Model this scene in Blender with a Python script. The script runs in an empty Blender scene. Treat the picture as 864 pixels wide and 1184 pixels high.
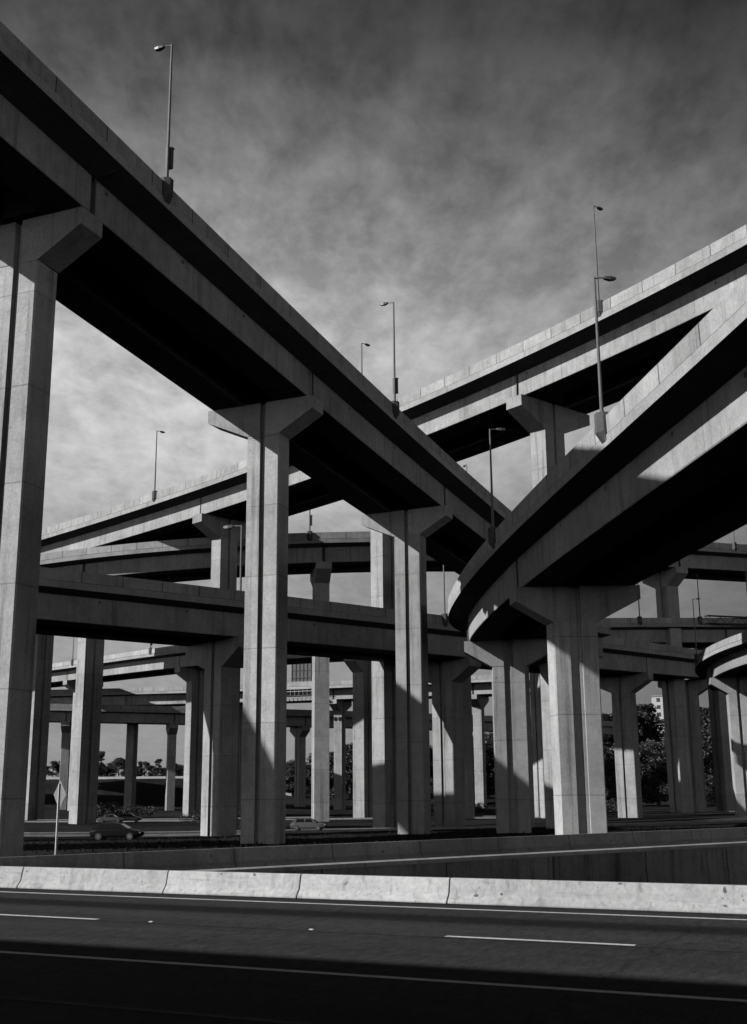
import bpy, math, random
import numpy as np
from mathutils import Vector, Matrix

random.seed(7)
rng = np.random.default_rng(11)
SC = bpy.context.scene
COL = SC.collection
R = math.radians
ZC = 5.0                                   # camera height above the ground under the piers
GREY = lambda v: (v, v, v, 1.0)

# ------------------------------------------------------------------ camera
F_PX, HOR, ROLL = 1350.0, 915.0, R(0.45)
PITCH = math.atan((HOR - 592.0) / F_PX)
fwd = Vector((0, math.cos(PITCH), math.sin(PITCH)))
up0 = Vector((0, -math.sin(PITCH), math.cos(PITCH)))
cr, sr = math.cos(ROLL), math.sin(ROLL)
right = cr * Vector((1, 0, 0)) - sr * up0
cup = cr * up0 + sr * Vector((1, 0, 0))
cam_d = bpy.data.cameras.new('camera')
cam = bpy.data.objects.new('camera', cam_d)
COL.objects.link(cam)
cam.matrix_world = Matrix(((right.x, cup.x, -fwd.x, 0), (right.y, cup.y, -fwd.y, 0),
                           (right.z, cup.z, -fwd.z, ZC), (0, 0, 0, 1)))
cam_d.sensor_fit = 'HORIZONTAL'
cam_d.sensor_width = 36.0
cam_d.lens = F_PX / 864.0 * 36.0
cam_d.clip_start = 0.3
cam_d.clip_end = 9000
SC.camera = cam
SC.render.resolution_x, SC.render.resolution_y = 747, 1024

# ------------------------------------------------------------------ render / view
SC.render.engine = 'CYCLES'
SC.cycles.use_denoising = True
SC.cycles.max_bounces = 6
SC.cycles.diffuse_bounces = 0
SC.view_settings.view_transform = 'Standard'
SC.view_settings.look = 'None'
SC.view_settings.exposure = 0.86
SC.view_settings.gamma = 1.0
SC.view_settings.use_curve_mapping = False

# ------------------------------------------------------------------ sun and sky
SUN_AZ, SUN_EL = R(67), R(30)              # sun stands behind the camera on the left
sun_to = Vector((-math.sin(SUN_AZ) * math.cos(SUN_EL), -math.cos(SUN_AZ) * math.cos(SUN_EL), math.sin(SUN_EL)))
ld = bpy.data.lights.new('sun', 'SUN')
ld.energy = 5.0
ld.angle = R(0.5)
ld.color = (1.0, 0.995, 0.99)
lo = bpy.data.objects.new('sun', ld)
COL.objects.link(lo)
lo.rotation_euler = (-sun_to).to_track_quat('-Z', 'Y').to_euler()
lo.location = (0, 0, 200)

W = bpy.data.worlds.new('World')
SC.world = W
W.use_nodes = True


class NT:
    def __init__(s, tree):
        s.t = tree
        s.n = tree.nodes
        s.l = tree.links
        s.n.clear()

    def add(s, typ, **kw):
        n = s.n.new(typ)
        for k, v in kw.items():
            if k == 'inp':
                for i, x in v.items():
                    if isinstance(x, bpy.types.NodeSocket):
                        s.l.new(x, n.inputs[i])
                    else:
                        n.inputs[i].default_value = x
            else:
                setattr(n, k, v)
        return n

    def math(s, op, a, b=None, c=None, clamp=False):
        n = s.n.new('ShaderNodeMath')
        n.operation = op
        n.use_clamp = clamp
        for i, x in enumerate((a, b, c)):
            if x is None:
                continue
            if isinstance(x, bpy.types.NodeSocket):
                s.l.new(x, n.inputs[i])
            else:
                n.inputs[i].default_value = x
        return n.outputs[0]

    def noise(s, vec, scale, detail=4, rough=0.55, dist=0.0):
        n = s.add('ShaderNodeTexNoise', inp={'Vector': vec, 'Scale': scale, 'Detail': detail, 'Roughness': rough, 'Distortion': dist})
        return n.outputs['Fac']

    def ramp(s, fac, stops, interp='LINEAR'):
        n = s.n.new('ShaderNodeValToRGB')
        n.color_ramp.interpolation = interp
        e = n.color_ramp.elements
        while len(e) < len(stops):
            e.new(0.5)
        for k, (p, v) in enumerate(stops):
            e[k].position = p
            e[k].color = GREY(v)
        s.l.new(fac, n.inputs[0])
        return n.outputs[0]

    def maprange(s, v, a, b, c, d, smooth=False):
        n = s.n.new('ShaderNodeMapRange')
        if smooth:
            n.interpolation_type = 'SMOOTHSTEP'
        s.l.new(v, n.inputs[0])
        for i, x in enumerate((a, b, c, d)):
            n.inputs[i + 1].default_value = x
        return n.outputs[0]

    def mapping(s, vec, scale=(1, 1, 1), loc=(0, 0, 0), rot=(0, 0, 0)):
        n = s.add('ShaderNodeMapping', inp={'Vector': vec})
        n.inputs['Scale'].default_value = scale
        n.inputs['Location'].default_value = loc
        n.inputs['Rotation'].default_value = rot
        return n.outputs[0]


def build_world():
    t = NT(W.node_tree)
    out = t.add('ShaderNodeOutputWorld')
    bg = t.add('ShaderNodeBackground')
    t.l.new(bg.outputs[0], out.inputs[0])
    sky = t.add('ShaderNodeTexSky', sky_type='NISHITA', sun_disc=False)
    sky.sun_elevation = SUN_EL
    sky.sun_rotation = math.atan2(sun_to.x, sun_to.y)
    bw = t.add('ShaderNodeRGBToBW', inp={0: sky.outputs[0]}).outputs[0]
    d = t.add('ShaderNodeTexCoord').outputs['Generated']
    sep = t.add('ShaderNodeSeparateXYZ', inp={0: d})
    x, y, z = sep.outputs
    zz = t.math('ADD', t.math('MAXIMUM', z, 0.0), 0.16)
    px = t.math('DIVIDE', x, zz)
    py = t.math('DIVIDE', y, zz)
    pl = t.add('ShaderNodeCombineXYZ', inp={0: px, 1: py, 2: 0.0}).outputs[0]
    # a deck of high rippled cloud: large patches, then ripples running across
    warp = t.add('ShaderNodeTexNoise', inp={'Vector': pl, 'Scale': 1.6, 'Detail': 3.0})
    wv = t.add('ShaderNodeVectorMath', operation='MULTIPLY_ADD', inp={0: warp.outputs['Color'], 1: (0.10, 0.10, 0.0), 2: pl}).outputs[0]
    big = t.noise(t.mapping(pl, (0.9, 0.9, 1), (3.1, 1.7, 0)), 1.5, 3, 0.5, 0.3)
    mid = t.noise(t.mapping(wv, (1.0, 0.62, 1), (0.4, 5.2, 0), (0, 0, R(6))), 6.0, 6, 0.6)
    fine = t.noise(t.mapping(wv, (1.0, 0.62, 1), (7.0, 2.0, 0), (0, 0, R(-6))), 19.0, 6, 0.62)
    tex = t.math('ADD', t.math('MULTIPLY', big, 0.30), t.math('ADD', t.math('MULTIPLY', mid, 0.36), t.math('MULTIPLY', fine, 0.34)))
    cl = t.maprange(tex, 0.41, 0.59, 0.0, 1.0)
    # brightness of the cloud sheet with elevation: dim overhead, bright lower down, greyer in the far haze
    prof = t.ramp(z, [(0.0, 0.185), (0.085, 0.21), (0.16, 0.235), (0.23, 0.30), (0.31, 0.40), (0.37, 0.37), (0.43, 0.27), (0.50, 0.14), (0.58, 0.05), (0.66, 0.026), (1.0, 0.025)])
    contrast = t.ramp(z, [(0.0, 0.12), (0.12, 0.28), (0.3, 0.5), (0.6, 0.85)])
    c0 = t.math('MULTIPLY', t.math('SUBTRACT', cl, 0.5), contrast)
    mod = t.math('ADD', 1.0, t.math('MULTIPLY', c0, 1.0))
    side = t.math('ADD', 1.0, t.math('MULTIPLY', t.math('ADD', x, 0.03), -1.5))
    side = t.math('MAXIMUM', t.math('MINIMUM', side, 1.12), 0.38)
    # the cloud sheet lies ahead; behind and beside the viewer the sky is clear and dark above a pale hazy rim
    ahead = t.maprange(y, 0.35, 0.9, 0.0, 1.0, True)
    rim = t.ramp(z, [(0.0, 1.15), (0.09, 0.98), (0.20, 0.30), (0.36, 0.03), (1.0, 0.012)])
    cloud = t.math('MULTIPLY', t.math('MULTIPLY', t.math('MULTIPLY', prof, mod), side), ahead)
    # the rim is paler on the sun's side
    toward = t.math('ADD', t.math('MULTIPLY', x, sun_to.x), t.math('MULTIPLY', y, sun_to.y))
    rim = t.math('MULTIPLY', rim, t.math('ADD', 1.25, t.math('MULTIPLY', toward, 0.5)))
    rest = t.math('MULTIPLY', rim, t.math('SUBTRACT', 1.0, ahead))
    val = t.math('ADD', t.math('MULTIPLY', t.math('ADD', cloud, rest), 8.9), t.math('MULTIPLY', bw, 0.02))
    comb = t.add('ShaderNodeCombineColor', inp={0: val, 1: val, 2: val})
    t.l.new(comb.outputs[0], bg.inputs[0])
    bg.inputs[1].default_value = 0.08


build_world()

# ------------------------------------------------------------------ materials
MATS = {}


def new_mat(name):
    m = bpy.data.materials.new(name)
    m.use_nodes = True
    t = NT(m.node_tree)
    out = t.add('ShaderNodeOutputMaterial')
    b = t.add('ShaderNodeBsdfPrincipled')
    t.l.new(b.outputs[0], out.inputs[0])
    MATS[name] = m
    return m, t, b


def set_grey(t, b, val):
    c = t.add('ShaderNodeCombineColor', inp={0: val, 1: val, 2: val})
    t.l.new(c.outputs[0], b.inputs['Base Color'])


def concrete(name, g, joints=None, zjoint=None, streak=0.5, seed=0.0, rough=0.85, pits=0.5, panel=None, blotch=0.35, jstr=0.62, scuff=0.0):
    """weathered cast concrete; joints = (spacing, width) along UV.x, zjoint = (spacing, width) up the object"""
    m, t, b = new_mat(name)
    tc = t.add('ShaderNodeTexCoord')
    uv = tc.outputs['UV']
    oi = t.add('ShaderNodeObjectInfo').outputs['Random']
    shift = t.add('ShaderNodeCombineXYZ', inp={0: t.math('MULTIPLY', oi, 91.0), 1: t.math('MULTIPLY', oi, 57.0), 2: t.math('MULTIPLY', oi, 23.0)}).outputs[0]
    ob = t.add('ShaderNodeVectorMath', operation='ADD', inp={0: tc.outputs['Object'], 1: shift}).outputs[0]
    big = t.noise(ob, 0.16, 5, 0.6)
    med = t.noise(ob, 1.1, 6, 0.65)
    fin = t.noise(ob, 7.0, 4, 0.6)
    st = t.noise(t.mapping(ob, (1.5, 1.5, 0.06)), 1.0, 5, 0.65)
    v = t.maprange(big, 0.3, 0.7, 1 - blotch * 0.6, 1 + blotch * 0.45)
    v = t.math('MULTIPLY', v, t.maprange(med, 0.25, 0.75, 1 - blotch * 0.55, 1 + blotch * 0.4))
    v = t.math('MULTIPLY', v, t.maprange(fin, 0.3, 0.7, 0.84, 1.14))
    v = t.math('MULTIPLY', v, t.maprange(st, 0.5, 0.74, 1.0, 1 - streak, True))
    if pits:
        vo = t.noise(ob, 3.4, 2, 0.5)
        v = t.math('MULTIPLY', v, t.maprange(vo, 0.70, 0.76, 1.0, 1 - pits, True))
    if scuff:
        # tyre scuffs dragged along, and small chips
        sc_ = t.noise(t.mapping(ob, (0.35, 5.0, 9.0)), 1.0, 4, 0.65)
        v = t.math('MULTIPLY', v, t.maprange(sc_, 0.56, 0.7, 1.0, 1 - scuff, True))
        ch = t.noise(ob, 13.0, 3, 0.6)
        v = t.math('MULTIPLY', v, t.maprange(ch, 0.66, 0.71, 1.0, 0.45, True))
        ru = t.noise(t.mapping(ob, (5.0, 5.0, 0.5)), 1.0, 4, 0.6)
        v = t.math('MULTIPLY', v, t.maprange(ru, 0.55, 0.7, 1.0, 0.72, True))
    v = t.math('MULTIPLY', v, t.maprange(oi, 0, 1, 0.88, 1.08))
    if joints:
        sp, w = joints
        u = t.add('ShaderNodeSeparateXYZ', inp={0: uv}).outputs[0]
        wob = t.math('MULTIPLY', t.noise(ob, 0.8, 2), w * 0.8)
        fr = t.math('FRACT', t.math('DIVIDE', t.math('ADD', u, wob), sp))
        line = t.math('LESS_THAN', fr, w / sp)
        pan = t.math('FLOOR', t.math('DIVIDE', t.math('ADD', u, wob), sp))
        wn = t.add('ShaderNodeTexWhiteNoise', noise_dimensions='1D', inp={'W': pan}).outputs[0]
        v = t.math('MULTIPLY', v, t.maprange(wn, 0, 1, 0.88, 1.08))
        v = t.math('MULTIPLY', v, t.math('SUBTRACT', 1.0, t.math('MULTIPLY', line, jstr)))
        # dirt washed down from the top edge beside the joints
        s2 = t.noise(t.mapping(uv, (2.2, 0.25, 1)), 1.0, 4, 0.7)
        v = t.math('MULTIPLY', v, t.maprange(s2, 0.52, 0.75, 1.0, 1 - streak * 0.8, True))
    if zjoint:
        sp, w = zjoint
        z = t.add('ShaderNodeSeparateXYZ', inp={0: tc.outputs['Object']}).outputs[2]
        zz = t.math('DIVIDE', t.math('ADD', z, 400.0 + w), sp)
        fr = t.math('FRACT', zz)
        line = t.math('LESS_THAN', fr, w / sp)
        lift = t.math('ADD', t.math('FLOOR', zz), t.math('MULTIPLY', oi, 37.0))
        wn = t.add('ShaderNodeTexWhiteNoise', noise_dimensions='1D', inp={'W': lift}).outputs[0]
        v = t.math('MULTIPLY', v, t.maprange(wn, 0, 1, 0.91, 1.06))
        v = t.math('MULTIPLY', v, t.math('SUBTRACT', 1.0, t.math('MULTIPLY', line, 0.34)))
    if panel:
        # faint board marks
        sp = panel
        xx = t.add('ShaderNodeSeparateXYZ', inp={0: uv}).outputs[0]
        fr = t.math('FRACT', t.math('DIVIDE', xx, sp))
        v = t.math('MULTIPLY', v, t.math('SUBTRACT', 1.0, t.math('MULTIPLY', t.math('LESS_THAN', fr, 0.05), 0.2)))
    set_grey(t, b, t.math('MULTIPLY', v, g))
    b.inputs['Roughness'].default_value = rough
    b.inputs['Specular IOR Level'].default_value = 0.06
    bp = t.add('ShaderNodeBump', inp={'Height': t.math('ADD', t.math('MULTIPLY', fin, 0.6), med), 'Strength': 0.25, 'Distance': 0.05})
    t.l.new(bp.outputs[0], b.inputs['Normal'])
    return m


def plain(name, g, rough=0.6, metal=0.0, var=0.2, scale=2.0, spec=0.4):
    m, t, b = new_mat(name)
    ob = t.add('ShaderNodeTexCoord').outputs['Object']
    n = t.noise(ob, scale, 5, 0.6)
    set_grey(t, b, t.math('MULTIPLY', t.maprange(n, 0.3, 0.7, 1 - var, 1 + var), g))
    b.inputs['Roughness'].default_value = rough
    b.inputs['Metallic'].default_value = metal
    b.inputs['Specular IOR Level'].default_value = spec
    return m


concrete('parapet_concrete', 0.231, joints=(4.6, 0.10), streak=0.32, jstr=0.72)
concrete('slab_concrete', 0.211, streak=0.25)
concrete('girder_concrete', 0.205, joints=(9.2, 0.10), streak=0.4, pits=0.35, jstr=0.22)
concrete('pier_concrete', 0.208, zjoint=(5.6, 0.08), streak=0.5, pits=0.5, blotch=0.34)
concrete('cap_concrete', 0.195, streak=0.4, pits=0.35)
concrete('barrier_concrete', 0.245, streak=0.35, pits=0.7, blotch=0.2, scuff=0.28)
concrete('ramp_barrier_concrete', 0.200, joints=(5.2, 0.06), streak=0.35, pits=0.6)
concrete('wall_concrete', 0.144, joints=(7.4, 0.10), streak=0.6, panel=1.48)
concrete('kerb_concrete', 0.189, streak=0.2)
plain('pole_steel', 0.061, 0.6, 0.2)
plain('lamp_housing', 0.028, 0.5)
plain('dark_box', 0.025, 0.6)
plain('sign_aluminium', 0.11, 0.5, 0.1)
plain('sign_back', 0.039, 0.7)
plain('rail_steel', 0.278, 0.5)
plain('car_dark', 0.004, 0.4, 0.0, 0.1, 2.0, 0.06)
plain('car_silver', 0.055, 0.25, 0.3, 0.08)
plain('car_glass', 0.006, 0.06, 0.0, 0.0, 2.0, 0.6)
plain('tyre', 0.011, 0.8)
plain('rim_metal', 0.09, 0.4, 0.5)
plain('headlight_glass', 0.333, 0.1)
plain('bark', 0.033, 0.9, 0.0, 0.4, 3.0)
plain('white_wall', 0.29, 0.7, 0, 0.08, 0.2)
plain('window_glass', 0.017, 0.15, 0, 0.1)
plain('reflector_plastic', 0.222, 0.5)


def asphalt():
    m, t, b = new_mat('asphalt')
    tc = t.add('ShaderNodeTexCoord')
    uv = tc.outputs['UV']                     # UV.x runs along the road, UV.y across it, in metres
    big = t.noise(t.mapping(uv, (0.05, 0.35, 1)), 1.0, 5, 0.6)
    med = t.noise(uv, 1.3, 6, 0.65)
    fin = t.noise(uv, 18.0, 3, 0.7)
    agg = t.noise(uv, 60.0, 2, 0.7)
    v = t.maprange(big, 0.3, 0.7, 0.82, 1.16)
    v = t.math('MULTIPLY', v, t.maprange(med, 0.3, 0.7, 0.9, 1.1))
    v = t.math('MULTIPLY', v, t.maprange(fin, 0.3, 0.7, 0.6, 1.42))
    v = t.math('MULTIPLY', v, t.maprange(agg, 0.35, 0.65, 0.65, 1.35))
    grain = t.noise(t.mapping(uv, (5.0, 1.6, 1)), 1.0, 4, 0.75)
    v = t.math('MULTIPLY', v, t.maprange(grain, 0.32, 0.68, 0.68, 1.34))
    yy = t.add('ShaderNodeSeparateXYZ', inp={0: uv}).outputs[1]
    # darker soft-edged strip down the outer lane
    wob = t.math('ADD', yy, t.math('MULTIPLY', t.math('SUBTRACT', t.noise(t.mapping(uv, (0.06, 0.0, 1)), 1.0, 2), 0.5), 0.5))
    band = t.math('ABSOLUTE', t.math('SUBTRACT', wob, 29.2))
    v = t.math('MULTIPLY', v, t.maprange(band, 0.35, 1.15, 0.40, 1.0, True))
    # worn wheel tracks, the seam between the two lanes and sealed cracks
    for wp in (22.0, 24.2, 27.4):
        tr_ = t.math('ABSOLUTE', t.math('SUBTRACT', wob, wp))
        v = t.math('MULTIPLY', v, t.maprange(tr_, 0.1, 0.8, 1.12, 1.0, True))
    jag = t.math('ADD', yy, t.math('MULTIPLY', t.math('SUBTRACT', t.noise(uv, 2.2, 4, 0.7), 0.5), 0.35))
    seam = t.math('ABSOLUTE', t.math('SUBTRACT', jag, 25.55))
    v = t.math('MULTIPLY', v, t.maprange(seam, 0.02, 0.10, 0.5, 1.0, True))
    xx = t.add('ShaderNodeSeparateXYZ', inp={0: uv}).outputs[0]
    cx_ = t.math('ADD', xx, t.math('MULTIPLY', t.noise(t.mapping(uv, (0.0, 1.0, 1)), 0.8, 5, 0.7), 1.8))
    fr_ = t.math('ABSOLUTE', t.math('SUBTRACT', t.math('FRACT', t.math('DIVIDE', cx_, 9.7)), 0.5))
    v = t.math('MULTIPLY', v, t.maprange(fr_, 0.001, 0.006, 0.55, 1.0, True))
    spot = t.noise(t.mapping(uv, (0.5, 0.9, 1)), 1.0, 3, 0.5)
    v = t.math('MULTIPLY', v, t.maprange(spot, 0.66, 0.74, 1.0, 0.72, True))
    # grit along the barrier
    v = t.math('MULTIPLY', v, t.maprange(yy, 32.1, 33.0, 1.0, 0.72, True))
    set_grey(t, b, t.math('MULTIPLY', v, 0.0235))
    b.inputs['Roughness'].default_value = 0.88
    b.inputs['Specular IOR Level'].default_value = 0.02
    bp = t.add('ShaderNodeBump', inp={'Height': t.math('ADD', fin, agg), 'Strength': 0.4, 'Distance': 0.02})
    t.l.new(bp.outputs[0], b.inputs['Normal'])


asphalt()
plain('old_asphalt', 0.020, 0.9, 0, 0.4, 0.6, 0.05)


def paint():
    m, t, b = new_mat('road_paint')
    uv = t.add('ShaderNodeTexCoord').outputs['UV']
    n = t.noise(uv, 9.0, 5, 0.7)
    big = t.noise(uv, 0.7, 3, 0.6)
    set_grey(t, b, t.math('MULTIPLY', t.maprange(n, 0.36, 0.6, 0.6, 1.0), t.maprange(big, 0.3, 0.7, 0.30, 0.42)))
    b.inputs['Roughness'].default_value = 0.7


paint()


def ground_mat():
    m, t, b = new_mat('dry_grass')
    ob = t.add('ShaderNodeTexCoord').outputs['Object']
    big = t.noise(ob, 0.035, 5, 0.6, 0.4)
    med = t.noise(ob, 0.4, 6, 0.65)
    fin = t.noise(ob, 3.5, 4, 0.7)
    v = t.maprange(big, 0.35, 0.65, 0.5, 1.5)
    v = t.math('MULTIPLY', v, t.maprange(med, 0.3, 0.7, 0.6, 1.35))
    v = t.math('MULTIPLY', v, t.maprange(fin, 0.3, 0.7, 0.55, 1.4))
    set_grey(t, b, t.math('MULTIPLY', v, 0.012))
    b.inputs['Roughness'].default_value = 0.95
    b.inputs['Specular IOR Level'].default_value = 0.02
    bp = t.add('ShaderNodeBump', inp={'Height': fin, 'Strength': 0.8, 'Distance': 0.2})
    t.l.new(bp.outputs[0], b.inputs['Normal'])


ground_mat()


def leaf_mat(name, g):
    m, t, b = new_mat(name)
    geo = t.add('ShaderNodeObjectInfo').outputs['Random']
    ob = t.add('ShaderNodeTexCoord').outputs['Object']
    n = t.noise(ob, 1.6, 3, 0.6)
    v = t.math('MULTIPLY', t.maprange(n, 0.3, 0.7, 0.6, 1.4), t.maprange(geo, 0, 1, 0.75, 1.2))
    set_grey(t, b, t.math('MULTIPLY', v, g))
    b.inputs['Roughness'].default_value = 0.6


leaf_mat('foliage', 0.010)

# ------------------------------------------------------------------ mesh helpers


class MB:
    def __init__(s):
        s.v, s.f, s.uv = [], [], []

    def face(s, pts, uvs=None):
        b = len(s.v)
        s.v += [tuple(p) for p in pts]
        s.f.append(tuple(range(b, b + len(pts))))
        s.uv.append(uvs if uvs else [(0, 0)] * len(pts))

    def box(s, x0, x1, y0, y1, z0, z1, M=None):
        c = [Vector((x, y, z)) for z in (z0, z1) for y in (y0, y1) for x in (x0, x1)]
        if M is not None:
            c = [M @ p for p in c]
        for f in ((0, 2, 3, 1), (4, 5, 7, 6), (0, 1, 5, 4), (2, 6, 7, 3), (0, 4, 6, 2), (1, 3, 7, 5)):
            s.face([c[i] for i in f], [(0, 0), (1, 0), (1, 1), (0, 1)])

    def prism(s, poly, z0, z1, M=None):
        """plan polygon (x, y), counter-clockwise, raised from z0 to z1"""
        n = len(poly)
        lo = [Vector((x, y, z0)) for x, y in poly]
        hi = [Vector((x, y, z1)) for x, y in poly]
        if M is not None:
            lo = [M @ p for p in lo]
            hi = [M @ p for p in hi]
        s.face(hi)
        s.face(lo[::-1])
        u = 0
        for i in range(n):
            j = (i + 1) % n
            L = math.dist(poly[i], poly[j])
            s.face([lo[i], lo[j], hi[j], hi[i]], [(u, z0), (u + L, z0), (u + L, z1), (u, z1)])
            u += L

    def tube(s, pts, radii, n=10, cap=True):
        rings = []
        pts = [Vector(p) for p in pts]
        for i, p in enumerate(pts):
            d = (pts[min(i + 1, len(pts) - 1)] - pts[max(i - 1, 0)]).normalized()
            a = d.orthogonal().normalized()
            c = d.cross(a)
            rings.append([p + (a * math.cos(2 * math.pi * k / n) + c * math.sin(2 * math.pi * k / n)) * radii[i] for k in range(n)])
        for i in range(len(rings) - 1):
            for k in range(n):
                j = (k + 1) % n
                s.face([rings[i][k], rings[i][j], rings[i + 1][j], rings[i + 1][k]])
        if cap:
            s.face(rings[0][::-1])
            s.face(rings[-1])

    def loft(s, rings, close=True, cap=True):
        for i in range(len(rings) - 1):
            n = len(rings[i])
            for k in range(n if close else n - 1):
                j = (k + 1) % n
                s.face([rings[i][k], rings[i][j], rings[i + 1][j], rings[i + 1][k]])
        if cap:
            s.face(rings[0][::-1])
            s.face(rings[-1])

    def mesh(s, name, mat, smooth=False, merge=False):
        me = bpy.data.meshes.new(name)
        me.from_pydata(s.v, [], s.f)
        ul = me.uv_layers.new(name='UVMap')
        flat = [c for f in s.uv for uv in f for c in uv]
        ul.data.foreach_set('uv', flat)
        me.materials.append(MATS[mat])
        if merge:
            import bmesh
            bm = bmesh.new()
            bm.from_mesh(me)
            bmesh.ops.remove_doubles(bm, verts=bm.verts, dist=0.0005)
            bmesh.ops.recalc_face_normals(bm, faces=bm.faces)
            bm.to_mesh(me)
            bm.free()
        if smooth:
            me.polygons.foreach_set('use_smooth', [True] * len(me.polygons))
        me.update()
        return me

    def obj(s, name, mat, parent=None, smooth=False, merge=False, loc=None, bevel=0.0):
        o = bpy.data.objects.new(name, s.mesh(name, mat, smooth, merge or bevel > 0))
        COL.objects.link(o)
        if parent is not None:
            o.parent = parent
        if loc is not None:
            o.location = loc
        if bevel:
            md = o.modifiers.new('bevel', 'BEVEL')
            md.width = bevel
            md.segments = 2
            md.limit_method = 'ANGLE'
            md.angle_limit = R(30)
        return o


def tag(o, label, cat, group=None, kind=None):
    o['label'] = label
    o['category'] = cat
    if group:
        o['group'] = group
    if kind:
        o['kind'] = kind
    return o


def thing(name, label, cat, loc=(0, 0, 0), rz=0.0, group=None):
    o = bpy.data.objects.new(name, None)
    COL.objects.link(o)
    o.location = loc
    o.rotation_euler = (0, 0, rz)
    o.empty_display_size = 0.5
    return tag(o, label, cat, group)


def structure(o):
    o['kind'] = 'structure'
    return o


# ------------------------------------------------------------------ alignments of the ramps
# x0 y0 z0 az k0 k1 g0 g1 bank : start point, heading, curvature, grade, crossfall (metres, radians)
RAMPS = {
 'A': dict(q=(-18.3097, 50.5153, 37.2633, 0.388368, -6.767e-05, 1.4484e-05, -0.0678027, -4.313e-05, -0.00814), k=1.05, side=1, s=(-75, 112)),
 'L': dict(q=(-63.0, 66.0, 38.6, R(45), -0.0165, 0, 0.07, 0, 0), k=1.15, side=1, s=(-50, 34),
           tail=[(-44.8, 103, 41), (-45.2, 114, 41), (-50, 126, 41), (-60, 136, 41), (-78, 143, 41)]),
 'C': dict(q=(36.8651, 104.862, 53.8669, -0.586126, -0.00277268, 2.02773e-05, -0.0602354, 0.000434795, -0.0212161), k=1.37, side=-1, s=(-45, 184)),
 'B': dict(q=(14.1915, 40.8579, 18.8859, -0.136971, -0.000333866, 6.1516e-05, -0.0156892, 0.000301782, 0.0249943), k=1.04, side=-1, s=(-55, 70),
           tail=[(7.42, 116.47, 18.53), (8.14, 122.42, 18.53), (9.8, 128.18, 18.53), (12.39, 133.58, 18.53), (15.84, 138.48, 18.53), (18.58, 141.39, 18.53)]),
 'E': dict(q=(-33.2809, 113.851, 21.9447, 0.910109, -0.00232785, -4.875e-06, -0.00544388, 0.000416169, -0.01691), k=1.22, side=1, s=(-60, 160)),
 'D': dict(q=(-59.6253, 203.777, 41.4773, 1.84996, -0.0104048, 7.88926e-05, 0.0701259, -0.000365333, -0.020212), k=1.25, side=1, s=(-44, 188)),
 'G': dict(q=(-93.1488, 318.986, 33.8301, 2.42276, 0.003278, -6.66717e-05, -0.0247789, -0.000142409, -0.015182), k=1.15, side=1, s=(-60, 128),
           tail=[(3.0, 212.5, 29.4), (19.0, 213.5, 30.4), (42.0, 222.0, 31.9), (74.0, 232.5, 33.2), (108.0, 245.0, 34.6)]),
 'J': dict(q=(-91.7101, 331.738, 28.5554, 1.81241, 0.00254906, -2.22209e-05, -0.0106819, 6.55463e-05, 0.00336212), k=1.15, side=1, s=(-60, 148)),
 'N': dict(q=(-68.3749, 317.591, 23.0757, 1.35383, -0.00418116, -8.538e-07, -0.0148748, 0.000202209, 0.0178827), k=1.15, side=1, s=(-70, 215)),
 'K': dict(q=(51.397, 187.798, 19.4605, 0.296888, 0.0106211, 6.677e-08, -0.00518099, -2.229e-06, 0.00571204), k=0.92, side=-1, s=(-80, 9)),
}
HS, OW, HW, FW = 1.55, 1.85, 3.95, 10.15          # section, before the ramp's own factor k


def alignment(name):
    r = RAMPS[name]
    x0, y0, z0, az, k0, k1, g0, g1, bank = r['q']
    step = 0.25
    n0, n1 = int(r['s'][0] / step), int(r['s'][1] / step)
    s = np.arange(n0, n1 + 1) * step
    a = az + k0 * s + k1 * s * s / 2
    cx = np.cumsum(np.sin(a)) * step
    cy = np.cumsum(np.cos(a)) * step
    i0 = -n0
    P = np.stack([x0 + cx - cx[i0], y0 + cy - cy[i0], z0 + g0 * s + g1 * s * s / 2], -1)
    H = np.stack([np.sin(a), np.cos(a)], -1)
    if 'tail' in r:
        pts = np.vstack([P[-40:-1:13], P[-1:], np.array(r['tail'])])
        L = np.r_[0, np.cumsum(np.linalg.norm(np.diff(pts[:, :2], axis=0), axis=1))]
        # natural smooth curve through the points
        m = np.gradient(pts, L, axis=0)
        i_s = len(pts) - len(r['tail']) - 1
        sd = np.arange(L[i_s] + step, L[-1], step)
        j = np.clip(np.searchsorted(L, sd) - 1, 0, len(L) - 2)
        h = (L[j + 1] - L[j])
        u = (sd - L[j]) / h
        h00, h10, h01, h11 = 2*u**3 - 3*u**2 + 1, u**3 - 2*u**2 + u, -2*u**3 + 3*u**2, u**3 - u**2
        T = h00[:, None]*pts[j] + (h10*h)[:, None]*m[j] + h01[:, None]*pts[j+1] + (h11*h)[:, None]*m[j+1]
        P = np.vstack([P, T])
        d = np.gradient(P[:, :2], axis=0)
        ker = np.ones(41) / 41
        dd = np.stack([np.convolve(np.pad(d[:, i], 20, 'edge'), ker, 'valid') for i in range(2)], -1)
        H2 = dd / np.linalg.norm(dd, axis=1)[:, None]
        H = np.vstack([H, H2[len(H):]])
        s = s[0] + np.arange(len(P)) * step
    N = np.stack([-H[:, 1], H[:, 0]], -1) * r['side']
    P = P + np.array([0, 0, ZC])
    r['arr'] = (s, P, H, N, bank)
    return r


for nm in RAMPS:
    alignment(nm)


def at(name, st):
    s, P, H, N, bank = RAMPS[name]['arr']
    i = int(np.clip(round((st - s[0]) / 0.25), 0, len(s) - 1))
    return P[i], H[i], N[i], bank


def secpt(P, N, bank, o, z):
    cb, sb = math.cos(bank), math.sin(bank)
    e = o * cb - z * sb
    return np.array([P[0] + N[0] * e, P[1] + N[1] * e, P[2] + o * sb + z * cb])


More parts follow.
